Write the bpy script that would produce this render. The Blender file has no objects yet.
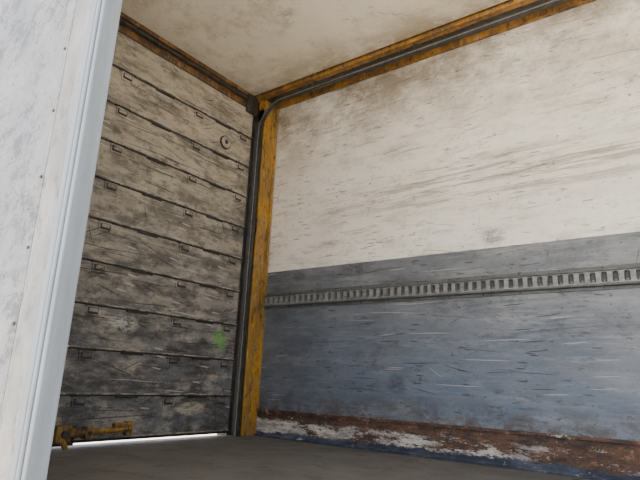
import bpy, bmesh, math, random
from mathutils import Vector, Matrix, Euler
random.seed(4)
S=bpy.context.scene

# ---------------------------------------------------------------- materials
class M:
    def __init__(s,name,rough=0.6,metal=0.0):
        s.m=bpy.data.materials.new(name); s.m.use_nodes=True
        s.t=s.m.node_tree; s.N=s.t.nodes; s.L=s.t.links
        s.b=s.N['Principled BSDF']; s.b.inputs['Roughness'].default_value=rough
        s.b.inputs['Metallic'].default_value=metal
        tc=s.N.new('ShaderNodeTexCoord'); s.co=tc.outputs['Object']
        sp=s.N.new('ShaderNodeSeparateXYZ'); s.L.new(s.co,sp.inputs[0])
        s.x,s.y,s.z=sp.outputs
    def _in(s,sock,v):
        if isinstance(v,bpy.types.NodeSocket): s.L.new(v,sock)
        elif isinstance(v,(tuple,list)) and len(v)==3 and sock.type=='RGBA': sock.default_value=(*v,1)
        else: sock.default_value=v
    def noise(s,scale=(1,1,1),detail=4,rough=0.55,off=(0,0,0),dist=0.0,rot=(0,0,0)):
        mp=s.N.new('ShaderNodeMapping'); s.L.new(s.co,mp.inputs[0])
        mp.inputs['Scale'].default_value=scale; mp.inputs['Location'].default_value=off
        mp.inputs['Rotation'].default_value=rot
        n=s.N.new('ShaderNodeTexNoise'); s.L.new(mp.outputs[0],n.inputs['Vector'])
        n.inputs['Scale'].default_value=1; n.inputs['Detail'].default_value=detail
        n.inputs['Roughness'].default_value=rough; n.inputs['Distortion'].default_value=dist
        return n.outputs['Fac']
    def mr(s,v,a,b,c=0.0,d=1.0):
        n=s.N.new('ShaderNodeMapRange'); s._in(n.inputs[0],v)
        for i,k in enumerate((a,b,c,d)): n.inputs[i+1].default_value=k
        return n.outputs[0]
    def math(s,op,a,b=0.0):
        n=s.N.new('ShaderNodeMath'); n.operation=op; s._in(n.inputs[0],a); s._in(n.inputs[1],b); return n.outputs[0]
    def mul(s,*a):
        r=a[0]
        for k in a[1:]: r=s.math('MULTIPLY',r,k)
        return r
    def lines(s,scale,w=0.04,detail=2,off=(0,0,0),rot=(0,0,0)):
        n=s.noise(scale,detail,0.5,off,0,rot)
        return s.mr(s.math('ABSOLUTE',s.math('SUBTRACT',n,0.5)),w*.35,w,1,0)
    def scratch(s,axis,length,thick,ang=0.0,off=0.0,amt=.5,pitch=.02):
        """straight scratches: stretched 2D voronoi cells. length/thick = size in metres, pitch = row spacing"""
        width=min(.45,thick/pitch*.5)
        sx=2*width/length
        mp=s.N.new('ShaderNodeMapping'); s.L.new(s.co,mp.inputs[0])
        mp.inputs['Rotation'].default_value=(0,ang,0) if axis=='X' else (ang,0,0)
        sp=s.N.new('ShaderNodeSeparateXYZ'); s.L.new(mp.outputs[0],sp.inputs[0])
        cb=s.N.new('ShaderNodeCombineXYZ')
        h=sp.outputs[0] if axis=='X' else sp.outputs[1]
        wv=s.math('MULTIPLY',s.math('SUBTRACT',s.noise((2.5,2.5,2.5),1,.5,(off,0,0)),.5),.03)
        zz=s.math('ADD',sp.outputs[2],wv)
        s.L.new(s.math('ADD',s.math('MULTIPLY',h,sx),off),cb.inputs[0])
        s.L.new(s.math('ADD',s.math('MULTIPLY',zz,1/pitch),off*1.7),cb.inputs[1])
        v=s.N.new('ShaderNodeTexVoronoi'); v.voronoi_dimensions='2D'; v.feature='F1'
        s.L.new(cb.outputs[0],v.inputs['Vector']); v.inputs['Scale'].default_value=1
        w=s.mr(v.outputs['Distance'],width*.7,width,1,0)
        sep=s.N.new('ShaderNodeSeparateColor'); s.L.new(v.outputs['Color'],sep.inputs[0])
        pick=s.mr(sep.outputs[0],1-amt,1,0,1)
        return s.mul(w,s.mr(pick,0,.3,.3,1),s.mr(pick,0,.001,0,1))
    def mix(s,a,b,f,mode='MIX'):
        n=s.N.new('ShaderNodeMix'); n.data_type='RGBA'; n.blend_type=mode
        s._in(n.inputs[0],f); s._in(n.inputs[6],a); s._in(n.inputs[7],b); return n.outputs[2]
    def out(s,col,bump=None,strength=0.2,dist=0.004,rough=None):
        s._in(s.b.inputs['Base Color'],col)
        if bump is not None:
            bn=s.N.new('ShaderNodeBump'); bn.inputs['Strength'].default_value=strength
            bn.inputs['Distance'].default_value=dist; s.L.new(bump,bn.inputs['Height'])
            s.L.new(bn.outputs[0],s.b.inputs['Normal'])
        if rough is not None: s._in(s.b.inputs['Roughness'],rough)
        return s.m

def box_at(s,cx,cz,rx,rz,axis='x',soft=0.5):
    h=s.x if axis=='x' else s.y
    a=s.math('POWER',s.math('ABSOLUTE',s.math('DIVIDE',s.math('SUBTRACT',h,cx),rx)),2.0)
    b=s.math('POWER',s.math('ABSOLUTE',s.math('DIVIDE',s.math('SUBTRACT',s.z,cz),rz)),2.0)
    return s.mr(s.math('ADD',a,b),soft,1.0,1,0)

def mat_wall():
    s=M('worn_painted_panel',0.55)
    wob=s.math('MULTIPLY',s.math('SUBTRACT',s.noise((2,1,3),2),0.5),0.006)
    zz=s.math('ADD',s.z,wob)
    low=s.mr(zz,1.262,1.258,0,1)
    up=s.mix((0.95,0.91,0.84),(0.84,0.79,0.71),s.mr(s.noise((1.0,1,1.6),5,.6),.40,.68))
    up=s.mix(up,(0.55,0.50,0.43),s.mul(s.mr(s.noise((3.5,1,9),7,.8,(0,0,7)),.50,.63),.6))
    st=s.mul(s.mr(s.noise((2.2,1,2.9),8,.76,(3,0,1)),.40,.58),s.mr(s.z,1.95,2.6,0,0.88))
    st=s.mul(st,s.mr(s.x,0.2,2.6,1,0.85))
    up=s.mix(up,(0.24,0.19,0.125),st)
    band=s.mul(s.mr(s.noise((.9,1,20),8,.78,(2,0,9)),.49,.56),box_at(s,2.0,1.72,1.5,.19,soft=.0))
    up=s.mix(up,(0.19,0.15,0.11),s.math('MULTIPLY',band,0.8))
    smear=s.mul(s.mr(s.noise((1.8,1,11),8,.84,(7,0,0)),.525,.62),s.mr(s.noise((1.1,1,1.6),3,.5,(1,0,4)),.40,.54))
    up=s.mix(up,(0.31,0.26,0.21),s.math('MULTIPLY',smear,0.65))
    lo=s.mix((0.085,0.095,0.115),(0.15,0.163,0.185),s.mr(s.noise((1.6,1,3.5),7,.74,(0,0,2)),.40,.58))
    lo=s.mix(lo,(0.29,0.302,0.325),s.mul(s.mr(s.x,.2,2.7,.0,.8),s.mr(s.noise((1.2,1,3.5),8,.76,(9,0,0)),.36,.62)))
    lo=s.mix(lo,(0.38,0.39,0.40),s.mul(s.mr(s.noise((1.6,1,15),8,.84,(5,0,0)),.49,.63),s.mr(s.x,0.1,2.4,.25,.65)))
    lo=s.mix(lo,(0.09,0.145,0.245),s.mul(s.mr(s.z,.98,.30,0,.65),s.mr(s.noise((.8,1,2.2),6,.72,(19,0,0)),.34,.58)))
    blot=s.mul(s.mr(s.noise((3,1,6),8,.84,(29,0,0)),.53,.62),.6)
    lo=s.mix(lo,(.055,.06,.072),blot)
    c=s.mix(up,lo,low)
    gl=s.mr(low,0,1,.8,1.0)
    dark=(0.035,0.032,0.035)
    brk=s.mr(s.noise((12,1,24),5,.8,(4,0,4)),.34,.46,.25,1)
    zone=s.mr(s.noise((1.6,1,2.4),5,.7,(14,0,4)),.38,.54,.35,1)
    SC=[(.30,.006, .02,.50,.045),(.7,.005,-.03,.45,.07),(.16,.007,.06,.50,.045),(.22,.005,-.22,.25,.07),
        (.14,.005,.5,.18,.08),(.10,.005,1.35,.2,.08),(1.4,.006,.045,.45,.13),(.9,.007,-.012,.45,.12),
        (.07,.008,-.06,.45,.04),(.35,.005,-.09,.3,.09)]
    for i,(ln,th,an,am,pt) in enumerate(SC):
        k=s.scratch('X',ln,th,an,3.3+9.7*i,am,pt)
        c=s.mix(c,dark,s.mul(k,gl,brk,zone,.9))
    sp=s.mul(s.mr(s.noise((26,1,44),5,.75),.59,.63),s.mr(s.noise((3,1,3),5,.7,(6,0,0)),.44,.56))
    c=s.mix(c,dark,s.mul(sp,.85))
    sc=s.mul(s.mr(s.noise((7,1,26),8,.84,(3,0,3)),.56,.60),s.mr(s.noise((1.6,1,2.4),5,.65,(13,0,3)),.46,.56))
    c=s.mix(c,(.06,.06,.07),s.mul(sc,gl,.8))
    for cx,cz,rx,rz in ((.93,1.215,.15,.07),(1.95,1.33,.09,.07),(1.28,.42,.08,.07),(.42,1.20,.08,.05)):
        g=s.mul(box_at(s,cx,cz,rx,rz,soft=-.4),s.mr(s.noise((20,1,34),8,.84),.42,.50))
        c=s.mix(c,(.035,.035,.045),s.math('MULTIPLY',g,.95))
    for i,(ln,th,an,am,pt) in enumerate([(.35,.006,-.02,.4,.05),(.9,.005,.02,.4,.09),(.15,.006,.04,.4,.045),(.13,.005,-.6,.15,.08)]):
        k=s.scratch('X',ln,th,an,103.3+9.7*i,am,pt)
        c=s.mix(c,(.50,.50,.49),s.mul(k,low,brk,.6))
    gr=s.mul(s.mr(s.z,.38,.20,0,1),s.mr(s.noise((7,1,10),8,.8,(0,0,6)),.45,.56))
    c=s.mix(c,(.07,.05,.04),s.math('MULTIPLY',gr,.8))
    c=s.mix(c,(.20,.18,.15),s.math('MULTIPLY',s.mr(s.x,.10,.085,0,1),.6))
    return s.out(c,s.noise((8,1,30),3),.08)

def mat_shutter():
    s=M('dirty_shutter_panels',0.6)
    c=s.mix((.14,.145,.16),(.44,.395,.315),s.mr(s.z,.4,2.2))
    c=s.mix(c,(.54,.49,.40),s.mul(s.mr(s.noise((1,3,5),8,.76),.48,.62),.55))
    d=s.mr(s.noise((1,2.2,7),8,.8,(0,3,1)),.46,.57)
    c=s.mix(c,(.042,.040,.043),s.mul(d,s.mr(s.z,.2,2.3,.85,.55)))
    d2=s.mr(s.noise((1,8,15),8,.84,(0,8,1)),.52,.59)
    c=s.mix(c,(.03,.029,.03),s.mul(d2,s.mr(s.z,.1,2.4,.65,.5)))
    brk=s.mr(s.noise((1,12,24),5,.8,(4,0,4)),.34,.46,.25,1)
    for i,(ln,th,an,am,pt) in enumerate([(.3,.008,.02,.45,.05),(.7,.007,-.03,.4,.07),(.2,.007,.3,.3,.06),(.15,.007,-.5,.3,.06),(.12,.006,1.2,.25,.07)]):
        c=s.mix(c,(.02,.02,.02),s.mul(s.scratch('Y',ln,th,an,3.3+9.7*i,am,pt),brk,.85))
    for i,(ln,th,an,am,pt) in enumerate([(.25,.008,.05,.4,.05),(.2,.006,.7,.3,.07),(.2,.006,-.35,.35,.06),(.09,.012,.1,.4,.05),(.5,.006,.03,.35,.08)]):
        c=s.mix(c,(.52,.50,.47),s.mul(s.scratch('Y',ln,th,an,73.3+9.7*i,am,pt),brk,.7))
    g=s.mul(box_at(s,-.38,.69,.08,.09,'y',-.3),s.mr(s.noise((1,18,20),7,.8),.41,.48))
    c=s.mix(c,(.12,.45,.05),s.math('MULTIPLY',g,.92))
    w=s.mul(box_at(s,-1.2,.72,.12,.07,'y',-.3),s.mr(s.noise((1,20,34),7,.8),.46,.52))
    c=s.mix(c,(.62,.62,.58),s.math('MULTIPLY',w,.85))
    w=s.mul(box_at(s,-.6,.2,.14,.05,'y',.6),s.mr(s.noise((1,18,40),6,.8),.44,.52))
    c=s.mix(c,(.42,.39,.29),s.math('MULTIPLY',w,.8))
    return s.out(c,s.noise((8,20,30),3),.15)

def mat_yellow(name,base=(.58,.33,.035),dirt=(.10,.065,.03),amt=.7):
    s=M(name,.5)
    c=s.mix(base,tuple(k*.55 for k in base),s.mr(s.noise((5,5,3),7,.8),.43,.57))
    c=s.mix(c,dirt,s.math('MULTIPLY',s.mr(s.noise((4,7,2.5),8,.84,(2,3,1)),.47,.55),amt))
    c=s.mix(c,(.035,.028,.02),s.math('MULTIPLY',s.mr(s.noise((20,28,8),7,.84,(5,3,1)),.54,.58),.85))
    c=s.mix(c,(.42,.36,.26),s.math('MULTIPLY',s.mr(s.noise((18,26,8),7,.84,(15,3,1)),.57,.61),.55))
    return s.out(c,s.noise((40,40,40),3),.15)

def mat_kick():
    s=M('rusty_kick_strip',.75)
    n=s.noise((4,1,14),8,.8)
    zz=s.math('ADD',s.z,s.math('MULTIPLY',s.math('SUBTRACT',s.noise((3.0,1,7),8,.82,(1,0,0)),.5),.13))
    rust=s.mix((.14,.07,.042),(.04,.027,.023),s.mr(s.noise((6,1,16),8,.84),.43,.55))
    rust=s.mix(rust,(.27,.15,.09),s.mr(s.noise((9,1,20),8,.84,(4,0,0)),.55,.62))
    pale=s.mix((.64,.61,.57),(.28,.255,.24),s.mr(n,.44,.56))
    pmask=s.mul(s.mr(zz,.138,.120,0,1),s.mr(s.math('ADD',s.noise((2.6,1,10),8,.84,(8,0,0)),s.mr(s.x,0.1,2.7,.06,-.06)),.49,.52))
    c=s.mix(rust,pale,pmask)
    c=s.mix(c,(.12,.06,.038),s.math('MULTIPLY',s.mr(s.noise((5,1,16),8,.84,(28,0,0)),.53,.58),.7))
    blue=s.mix((.025,.032,.055),(.12,.14,.19),s.mr(n,.45,.7))
    c=s.mix(c,blue,s.mr(zz,.050,.040,0,1))
    chip=s.mr(s.noise((9,1,24),8,.84,(18,0,0)),.595,.615)
    c=s.mix(c,(.64,.61,.56),s.math('MULTIPLY',chip,.85))
    return s.out(c,n,.5,.01)

def mat_simple(name,a,b,scale=(10,10,10),rough=.6,metal=0,lo=.4,hi=.65,dirt=None):
    s=M(name,rough,metal)
    c=s.mix(a,b,s.mr(s.noise(scale,6,.7),lo,hi))
    if dirt: c=s.mix(c,dirt,s.math('MULTIPLY',s.mr(s.noise(tuple(k*2.3 for k in scale),6,.75,(4,4,4)),.54,.64),.7))
    return s.out(c,s.noise(tuple(k*3 for k in scale),3),.08)

def mat_ceiling():
    s=M('ceiling_sheet',.45)
    c=s.mix((.93,.87,.75),(.84,.77,.64),s.mr(s.noise((1.0,1.3,1),6,.65),.38,.62))
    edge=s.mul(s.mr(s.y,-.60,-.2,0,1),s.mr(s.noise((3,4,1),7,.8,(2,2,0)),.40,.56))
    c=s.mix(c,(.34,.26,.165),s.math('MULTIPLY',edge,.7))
    d=s.mul(s.mr(s.noise((2.6,2.4,1),8,.8,(9,2,0)),.51,.61),.45)
    c=s.mix(c,(.44,.35,.24),d)
    d=s.mul(s.lines((1.5,4,1),.006,3),s.mr(s.noise((3,5,1),6,.75,(7,0,5)),.52,.6))
    c=s.mix(c,(.30,.23,.15),s.math('MULTIPLY',d,.6))
    return s.out(c,s.noise((3,3,1),3),.05)

def mat_door():
    s=M('scuffed_side_door_skin',.5)
    c=s.mix((.185,.195,.225),(.27,.27,.285),s.mr(s.noise((5,1,3),7,.74),.40,.60))
    d=s.mul(s.mr(s.noise((8,1,9),8,.84,(3,0,1)),.49,.57),s.mr(s.noise((2,1,2.5),4,.6,(8,0,2)),.34,.50))
    c=s.mix(c,(.06,.07,.09),s.math('MULTIPLY',d,.8))
    brk=s.mr(s.noise((20,1,20),5,.8,(4,0,4)),.34,.46,.3,1)
    for i,(ln,th,an,am,pt) in enumerate([(.10,.0035,.1,.5,.03),(.14,.003,.9,.45,.04),(.10,.003,-.7,.45,.035),(.3,.003,1.5,.4,.05),(.25,.003,.4,.4,.06)]):
        c=s.mix(c,(.03,.035,.05),s.mul(s.scratch('X',ln,th,an,3.3+9.7*i,am,pt),brk,.85))
    for i,(ln,th,an,am,pt) in enumerate([(.12,.003,.5,.4,.04),(.2,.003,-1.2,.4,.045)]):
        c=s.mix(c,(.40,.41,.42),s.mul(s.scratch('X',ln,th,an,73.3+9.7*i,am,pt),brk,.7))
    sp=s.mr(s.noise((40,1,50),3,.6),.65,.69)
    c=s.mix(c,(.09,.055,.04),s.math('MULTIPLY',sp,.8))
    return s.out(c,s.noise((10,1,20),4),.1)

MW=mat_wall(); MSH=mat_shutter(); MY=mat_yellow('worn_yellow_paint',(.54,.29,.035),(.25,.15,.05),.75)
MYD=mat_yellow('grimy_orange_paint',(.44,.215,.035),(.13,.07,.028),.85)
MYH=mat_yellow('grimy_brown_header_paint',(.27,.13,.04),(.06,.04,.025),.85)
MLT=mat_yellow('rusty_yellow_latch_paint',(.32,.18,.03),(.07,.04,.02),.9)
MK=mat_kick(); MC=mat_ceiling(); MD=mat_door()
MF=mat_simple('grey_truck_floor',(.15,.144,.136),(.10,.097,.093),(3,3,1),.75,0,dirt=(.05,.048,.045))
MDK=mat_simple('dark_greasy_steel',(.030,.028,.027),(.07,.065,.06),(20,20,12),.5,.1)
MST=mat_simple('galvanised_steel',(.27,.28,.275),(.16,.17,.175),(25,25,30),.5,.2,dirt=(.07,.06,.05))
MRL=mat_simple('worn_rail_lip_steel',(.15,.16,.16),(.09,.095,.10),(8,25,30),.5,.2,dirt=(.045,.04,.035))
MRB=mat_simple('bright_rail_bar_steel',(.27,.28,.275),(.16,.17,.175),(12,25,30),.5,.1,dirt=(.06,.055,.05))
MSB=mat_simple('rail_slot_shadowed_steel',(.06,.062,.065),(.04,.041,.045),(20,20,20),.6)
MAL=mat_simple('aluminium_profile',(.235,.27,.315),(.18,.21,.25),(20,20,2),.45,.1)
MLB=mat_simple('pale_door_edge_band',(.30,.295,.29),(.20,.20,.205),(10,1,5),.5,0,.42,.6,dirt=(.10,.095,.09))
MG=mat_simple('concrete_ground',(.60,.54,.45),(.50,.45,.38),(1,1,1),.9)
MEX=mat_simple('white_box_exterior',(.7,.7,.7),(.6,.6,.6),(2,2,2),.5)
MSEAM=mat_simple('shutter_joint_dark',(.04,.037,.035),(.02,.02,.02),(10,20,10),.7)
MLIP=mat_simple('shutter_lip_worn_highlight',(.42,.39,.34),(.12,.115,.11),(6,9,10),.55,0,.40,.56,dirt=(.05,.05,.05))  # pale tone paints a highlight along the slat lips, mottled with wear and dirt

# ---------------------------------------------------------------- mesh helpers
class B:
    def __init__(s,name,*mats):
        s.name=name; s.bm=bmesh.new(); s.mats=mats
    def box(s,x0,x1,y0,y1,z0,z1,m=0,bev=0):
        r=bmesh.ops.create_cube(s.bm,size=1)
        vs=r['verts']
        for v in vs:
            v.co=Vector(((x0+x1)/2+v.co.x*(x1-x0),(y0+y1)/2+v.co.y*(y1-y0),(z0+z1)/2+v.co.z*(z1-z0)))
        fs=list({f for v in vs for f in v.link_faces})
        for f in fs: f.material_index=m
        if bev:
            es=list({e for v in vs for e in v.link_edges})
            g=bmesh.ops.bevel(s.bm,geom=es,offset=bev,segments=2,affect='EDGES',profile=.5)
            for f in g['faces']: f.material_index=m
    def cyl(s,c,ax,r,l,m=0,seg=20,r2=None):
        ax=Vector(ax).normalized(); q=Vector((0,0,1)).rotation_difference(ax).to_matrix().to_4x4()
        g=bmesh.ops.create_cone(s.bm,cap_ends=True,segments=seg,radius1=r,radius2=r if r2 is None else r2,depth=l,matrix=Matrix.Translation(c)@q)
        for f in {f for v in g['verts'] for f in v.link_faces}: f.material_index=m
    def slotcell(s,x0,x1,z0,z1,hx0,hx1,hz0,hz1,yf,yb,m=0):
        cx,cz=(hx0+hx1)/2,(hz0+hz1)/2; hw,hh=(hx1-hx0)/2,(hz1-hz0)/2; r=min(hw,hh)*.6
        hole=[];outer=[]
        for qx,qz,a0 in ((1,1,0),(-1,1,90),(-1,-1,180),(1,-1,270)):
            for k in range(4):
                a=math.radians(a0+30*k)
                hx=cx+qx*(hw-r)+r*math.cos(a); hz=cz+qz*(hh-r)+r*math.sin(a)
                X=x1 if qx>0 else x0; Z=z1 if qz>0 else z0
                first=(k<=1)
                if a0 in (0,180): ox,oz=(X,hz) if first else (hx,Z)
                else: ox,oz=(hx,Z) if first else (X,hz)
                if k in (1,2): ox,oz=X,Z
                hole.append((hx,hz)); outer.append((ox,oz))
        n=len(hole)
        V=lambda p,y:s.bm.verts.new((p[0],y,p[1]))
        hf=[V(p,yf) for p in hole]; of=[V(p,yf) for p in outer]; hb=[V(p,yb) for p in hole]
        for i in range(n):
            j=(i+1)%n
            for q in ((of[i],of[j],hf[j],hf[i]),(hf[i],hf[j],hb[j],hb[i])):
                f=s.bm.faces.new(q); f.material_index=m
    def sweep(s,path,prof,side,m=0):
        side=Vector(side); rings=[]
        n=len(path)
        for i,p in enumerate(path):
            p=Vector(p); t=(Vector(path[min(i+1,n-1)])-Vector(path[max(i-1,0)])).normalized()
            nn=side.cross(t).normalized()
            rings.append([s.bm.verts.new(p+side*a+nn*b) for a,b in prof])
        k=len(prof)
        for i in range(n-1):
            for j in range(k):
                f=s.bm.faces.new((rings[i][j],rings[i][(j+1)%k],rings[i+1][(j+1)%k],rings[i+1][j])); f.material_index=m
        for r in (rings[0],rings[-1]):
            f=s.bm.faces.new(r); f.material_index=m
    def done(s,recalc=True):
        if recalc: bmesh.ops.recalc_face_normals(s.bm,faces=s.bm.faces)
        me=bpy.data.meshes.new(s.name); s.bm.to_mesh(me); s.bm.free()
        for m in s.mats: me.materials.append(m)
        o=bpy.data.objects.new(s.name,me); S.collection.objects.link(o)
        return o

H=2.80; L=5.6; W=2.45
b=B('ground',MG); b.box(-60,60,-60,60,-1.3,-1.2); b.done()
b=B('floor',MF); b.box(-.10,L,-W,.0,-.10,0); b.done()
b=B('ceiling',MC,MEX); b.box(-.16,L,-W-.04,.05,H,H+.05); b.done()
b=B('wall_right',MW,MEX); b.box(.0,L,0,.05,0,H); wr=b.done()
b=B('wall_front',MW); b.box(L,L+.05,-W,.05,-.1,H+.05); b.done()
b=B('wall_left',MEX); b.box(4.6,L,-W-.04,-W,-.1,H); b.done()

b=B('baseboard_right',MK,MST)
b.box(.085,L,-.014,0,0,.195,0,.003)
b.box(.085,L,-.022,0,.180,.200,0,.004)
b.box(.085,L,-.030,0,0,.018,0,.004)
x=.2
while x<L:
    b.cyl((x,-.016,.15),(0,1,0),.007,.010,0,10); x+=.31
b.done()

# logistic rail: hat profile with rounded slots
b=B('cargo_lashing_rail',MRL,MSB,MRB)
z0,z1=.958,1.088
b.box(.09,L-.02,-.004,0,z0,z1,1)
b.box(.09,L-.02,-.008,0,z1-.018,z1,0,.002)
b.box(.09,L-.02,-.008,0,z0,z0+.018,0,.002)
b.box(.09,L-.02,-.036,0,z1-.032,z1-.018,0,.006)
b.box(.09,L-.02,-.036,0,z0+.018,z0+.032,0,.006)
x=.10
while x<L-.08:
    b.slotcell(x,x+.055,z0+.028,z1-.028,x+.013,x+.042,z0+.038,z1-.036,-.026,-.004,2)
    b.box(x+.020,x+.035,-.018,-.003,z0+.036,z0+.054,0,.002)
    x+=.055
x=.12
while x<L-.05:
    b.cyl((x,-.010,z1-.009),(0,1,0),.006,.006,1,8); b.cyl((x,-.010,z0+.009),(0,1,0),.006,.006,1,8); x+=.22
b.done()

# corner post (folded yellow profile)
b=B('corner_post',MY,MDK)
b.box(.0,.07,-.160,0,0,H-.03,0,.004)
b.box(.0,.078,-.160,-.150,0,H-.12,0,.003)
b.box(.0,.085,-.02,0,0,H-.05,0,.003)
b.box(-.14,-.036,-.20,0,-.1,H,1)
b.box(-.036,.0,-.160,0,-.1,H,1)
b.done()

# shutter guide track: runs up the corner, bends and follows the roof rail
ty=-.182
TZ=2.690; R=.24
path=[(.050,ty,0.0)]
for i in range(1,12): path.append((.050,ty,(TZ-R)*i/11))
cx,cz=.050+R,TZ-R
for i in range(1,13):
    a=math.pi-math.pi/2*i/12
    path.append((cx+R*math.cos(a),ty,cz+R*math.sin(a)))
for i in range(1,20): path.append((cx+(L-.05-cx)*i/19,ty,TZ))
b=B('shutter_guide_track',MDK,MST)
b.sweep(path,[(-.014,-.015),(.014,-.015),(.014,.015),(-.014,.015)],(0,1,0),0)
b.sweep([(p[0],p[1]-.016,p[2]) for p in path],[(-.002,-.003),(.002,-.003),(.002,.003),(-.002,.003)],(0,1,0),1)
b.done()

# roof side rail
b=B('trim_right',MYD,MY,MDK)
b.box(-.05,L,-.215,-.165,H-.045,H,0,.005)
b.box(-.05,L,-.215,0,H-.015,H,0)
b.box(.07,L,-.030,0,2.735,H-.012,0,.004)
b.box(-.02,L,-.150,-.075,H-.035,H-.01,2)
x=.6
while x<L:
    b.box(x,x+.03,-.19,-.165,2.700,H-.02,2,.002); x+=.9
b.done()
# header over the shutter
b=B('trim_back',MYH,MDK)
b.box(-.16,-.03,-W,-.20,2.56,H,0,.005)
b.box(-.03,-.005,-W,-.21,2.64,2.70,0,.006)
b.box(-.03,-.010,-W,-.21,2.765,H,0,.004)
b.cyl((.00,-1.33,2.725),(0,1,0),.014,2.2,1,12)
b.box(-.03,.03,-.32,-.20,2.60,2.76,1,.008)
b.done()

# roller shutter door
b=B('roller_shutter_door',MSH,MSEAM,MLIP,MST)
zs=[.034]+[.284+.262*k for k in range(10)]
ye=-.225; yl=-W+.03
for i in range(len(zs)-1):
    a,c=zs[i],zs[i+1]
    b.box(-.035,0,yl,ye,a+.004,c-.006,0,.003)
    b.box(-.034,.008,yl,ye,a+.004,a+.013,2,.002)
    b.box(-.034,-.004,yl,ye,c-.008,c+.006,1)
    b.box(0,.004,yl,ye,c-.070,c-.064,0,.001)
for c in zs[1:-1]:
    for y in (-2.12,-1.43,-.80,-.33):
        b.box(0,.010,y-.045,y+.045,c-.066,c+.004,0,.003)
        b.box(.006,.014,y-.034,y+.034,c-.056,c-.018,1,.002)
        b.box(.008,.016,y-.028,y+.028,c-.044,c-.022,0,.002)
        b.cyl((.008,y,c-.002),(0,1,0),.007,.11,1,10)
    for y in (-1.78,-1.12,-.55):
        b.box(0,.010,y-.08,y+.08,c-.016,c-.004,1,.001)
b.box(-.03,.004,-1.44,ye,.026,.04,1,.002)
b.box(-.03,.004,yl,ye,.022,.034,1,.002)
b.cyl((.006,-.513,2.235),(1,0,0),.055,.012,1,28)
b.cyl((.010,-.513,2.235),(1,0,0),.047,.012,0,28)
b.cyl((.014,-.513,2.235),(1,0,0),.016,.012,1,20)
b.done()

# latch
b=B('shutter_latch',MLT,MDK)
b.box(.016,.030,-1.62,-1.44,.014,.125,1,.003)
b.box(.020,.075,-1.57,-1.48,.030,.125,0,.012)
b.box(.030,.085,-1.50,-1.44,.060,.108,0,.012)
b.cyl((.052,-1.30,.086),(0,1,.03),.017,.42,0,16)
b.box(.016,.075,-1.40,-1.35,.045,.115,0,.008)
b.box(.016,.065,-1.13,-1.085,.050,.135,0,.010)
b.box(.036,.070,-1.22,-1.09,.100,.128,0,.008)
b.cyl((.060,-1.52,.040),(0,.5,-1),.016,.10,0,12)
b.cyl((.078,-1.525,.080),(1,0,0),.020,.02,1,14)
b.cyl((.074,-1.375,.080),(1,0,0),.012,.02,1,12)
b.done()

# open side door in the foreground
b=B('cargo_side_door',MD,MAL,MLB,MDK)
b.box(-.10,1.450,-W-.040,-W,-.12,H+.10,0)
b.box(1.450,1.464,-W-.034,-W,-.12,H+.10,3)
b.box(1.464,1.570,-W-.046,-W,-.12,H+.10,2,.003)
b.box(1.570,1.580,-W-.038,-W,-.12,H+.10,3)
b.box(1.580,1.610,-W-.052,-W,-.12,H+.10,1,.004)
b.box(1.610,1.620,-W-.040,-W,-.12,H+.10,3)
b.box(1.620,1.636,-W-.056,-W,-.12,H+.10,1,.004)
b.box(1.636,1.641,-W-.044,-W,-.12,H+.10,3)
b.box(1.641,1.658,-W-.052,-W+.005,-.12,H+.10,1,.004)
z=.1
while z<H:
    b.cyl((1.434,-W-.041,z),(0,1,0),.005,.006,3,12); z+=.22
b.done()

# ---------------------------------------------------------------- light
w=bpy.data.worlds.new('sky'); S.world=w; w.use_nodes=True
nt=w.node_tree; bg=nt.nodes['Background']
bg.inputs[0].default_value=(.88,.93,1.0,1); bg.inputs[1].default_value=3.4
sd=bpy.data.lights.new('sun','SUN'); sd.energy=23; sd.angle=.01; sd.color=(1,.93,.82)
so=bpy.data.objects.new('sun',sd); S.collection.objects.link(so)
so.rotation_euler=Vector((-.40,-.10,-1.0)).to_track_quat('-Z','Y').to_euler()
so.location=(0,5,8)

# ---------------------------------------------------------------- camera
cd=bpy.data.cameras.new('camera'); cam=bpy.data.objects.new('camera',cd); S.collection.objects.link(cam)
cd.sensor_width=36; cd.lens=536.3/640*36; cd.clip_start=.02
cam.location=(3.0299,-3.1920,.42)
cam.rotation_euler=Euler((math.radians(104.743),math.radians(-2.3997),math.radians(36.5686)),'XYZ')
S.camera=cam
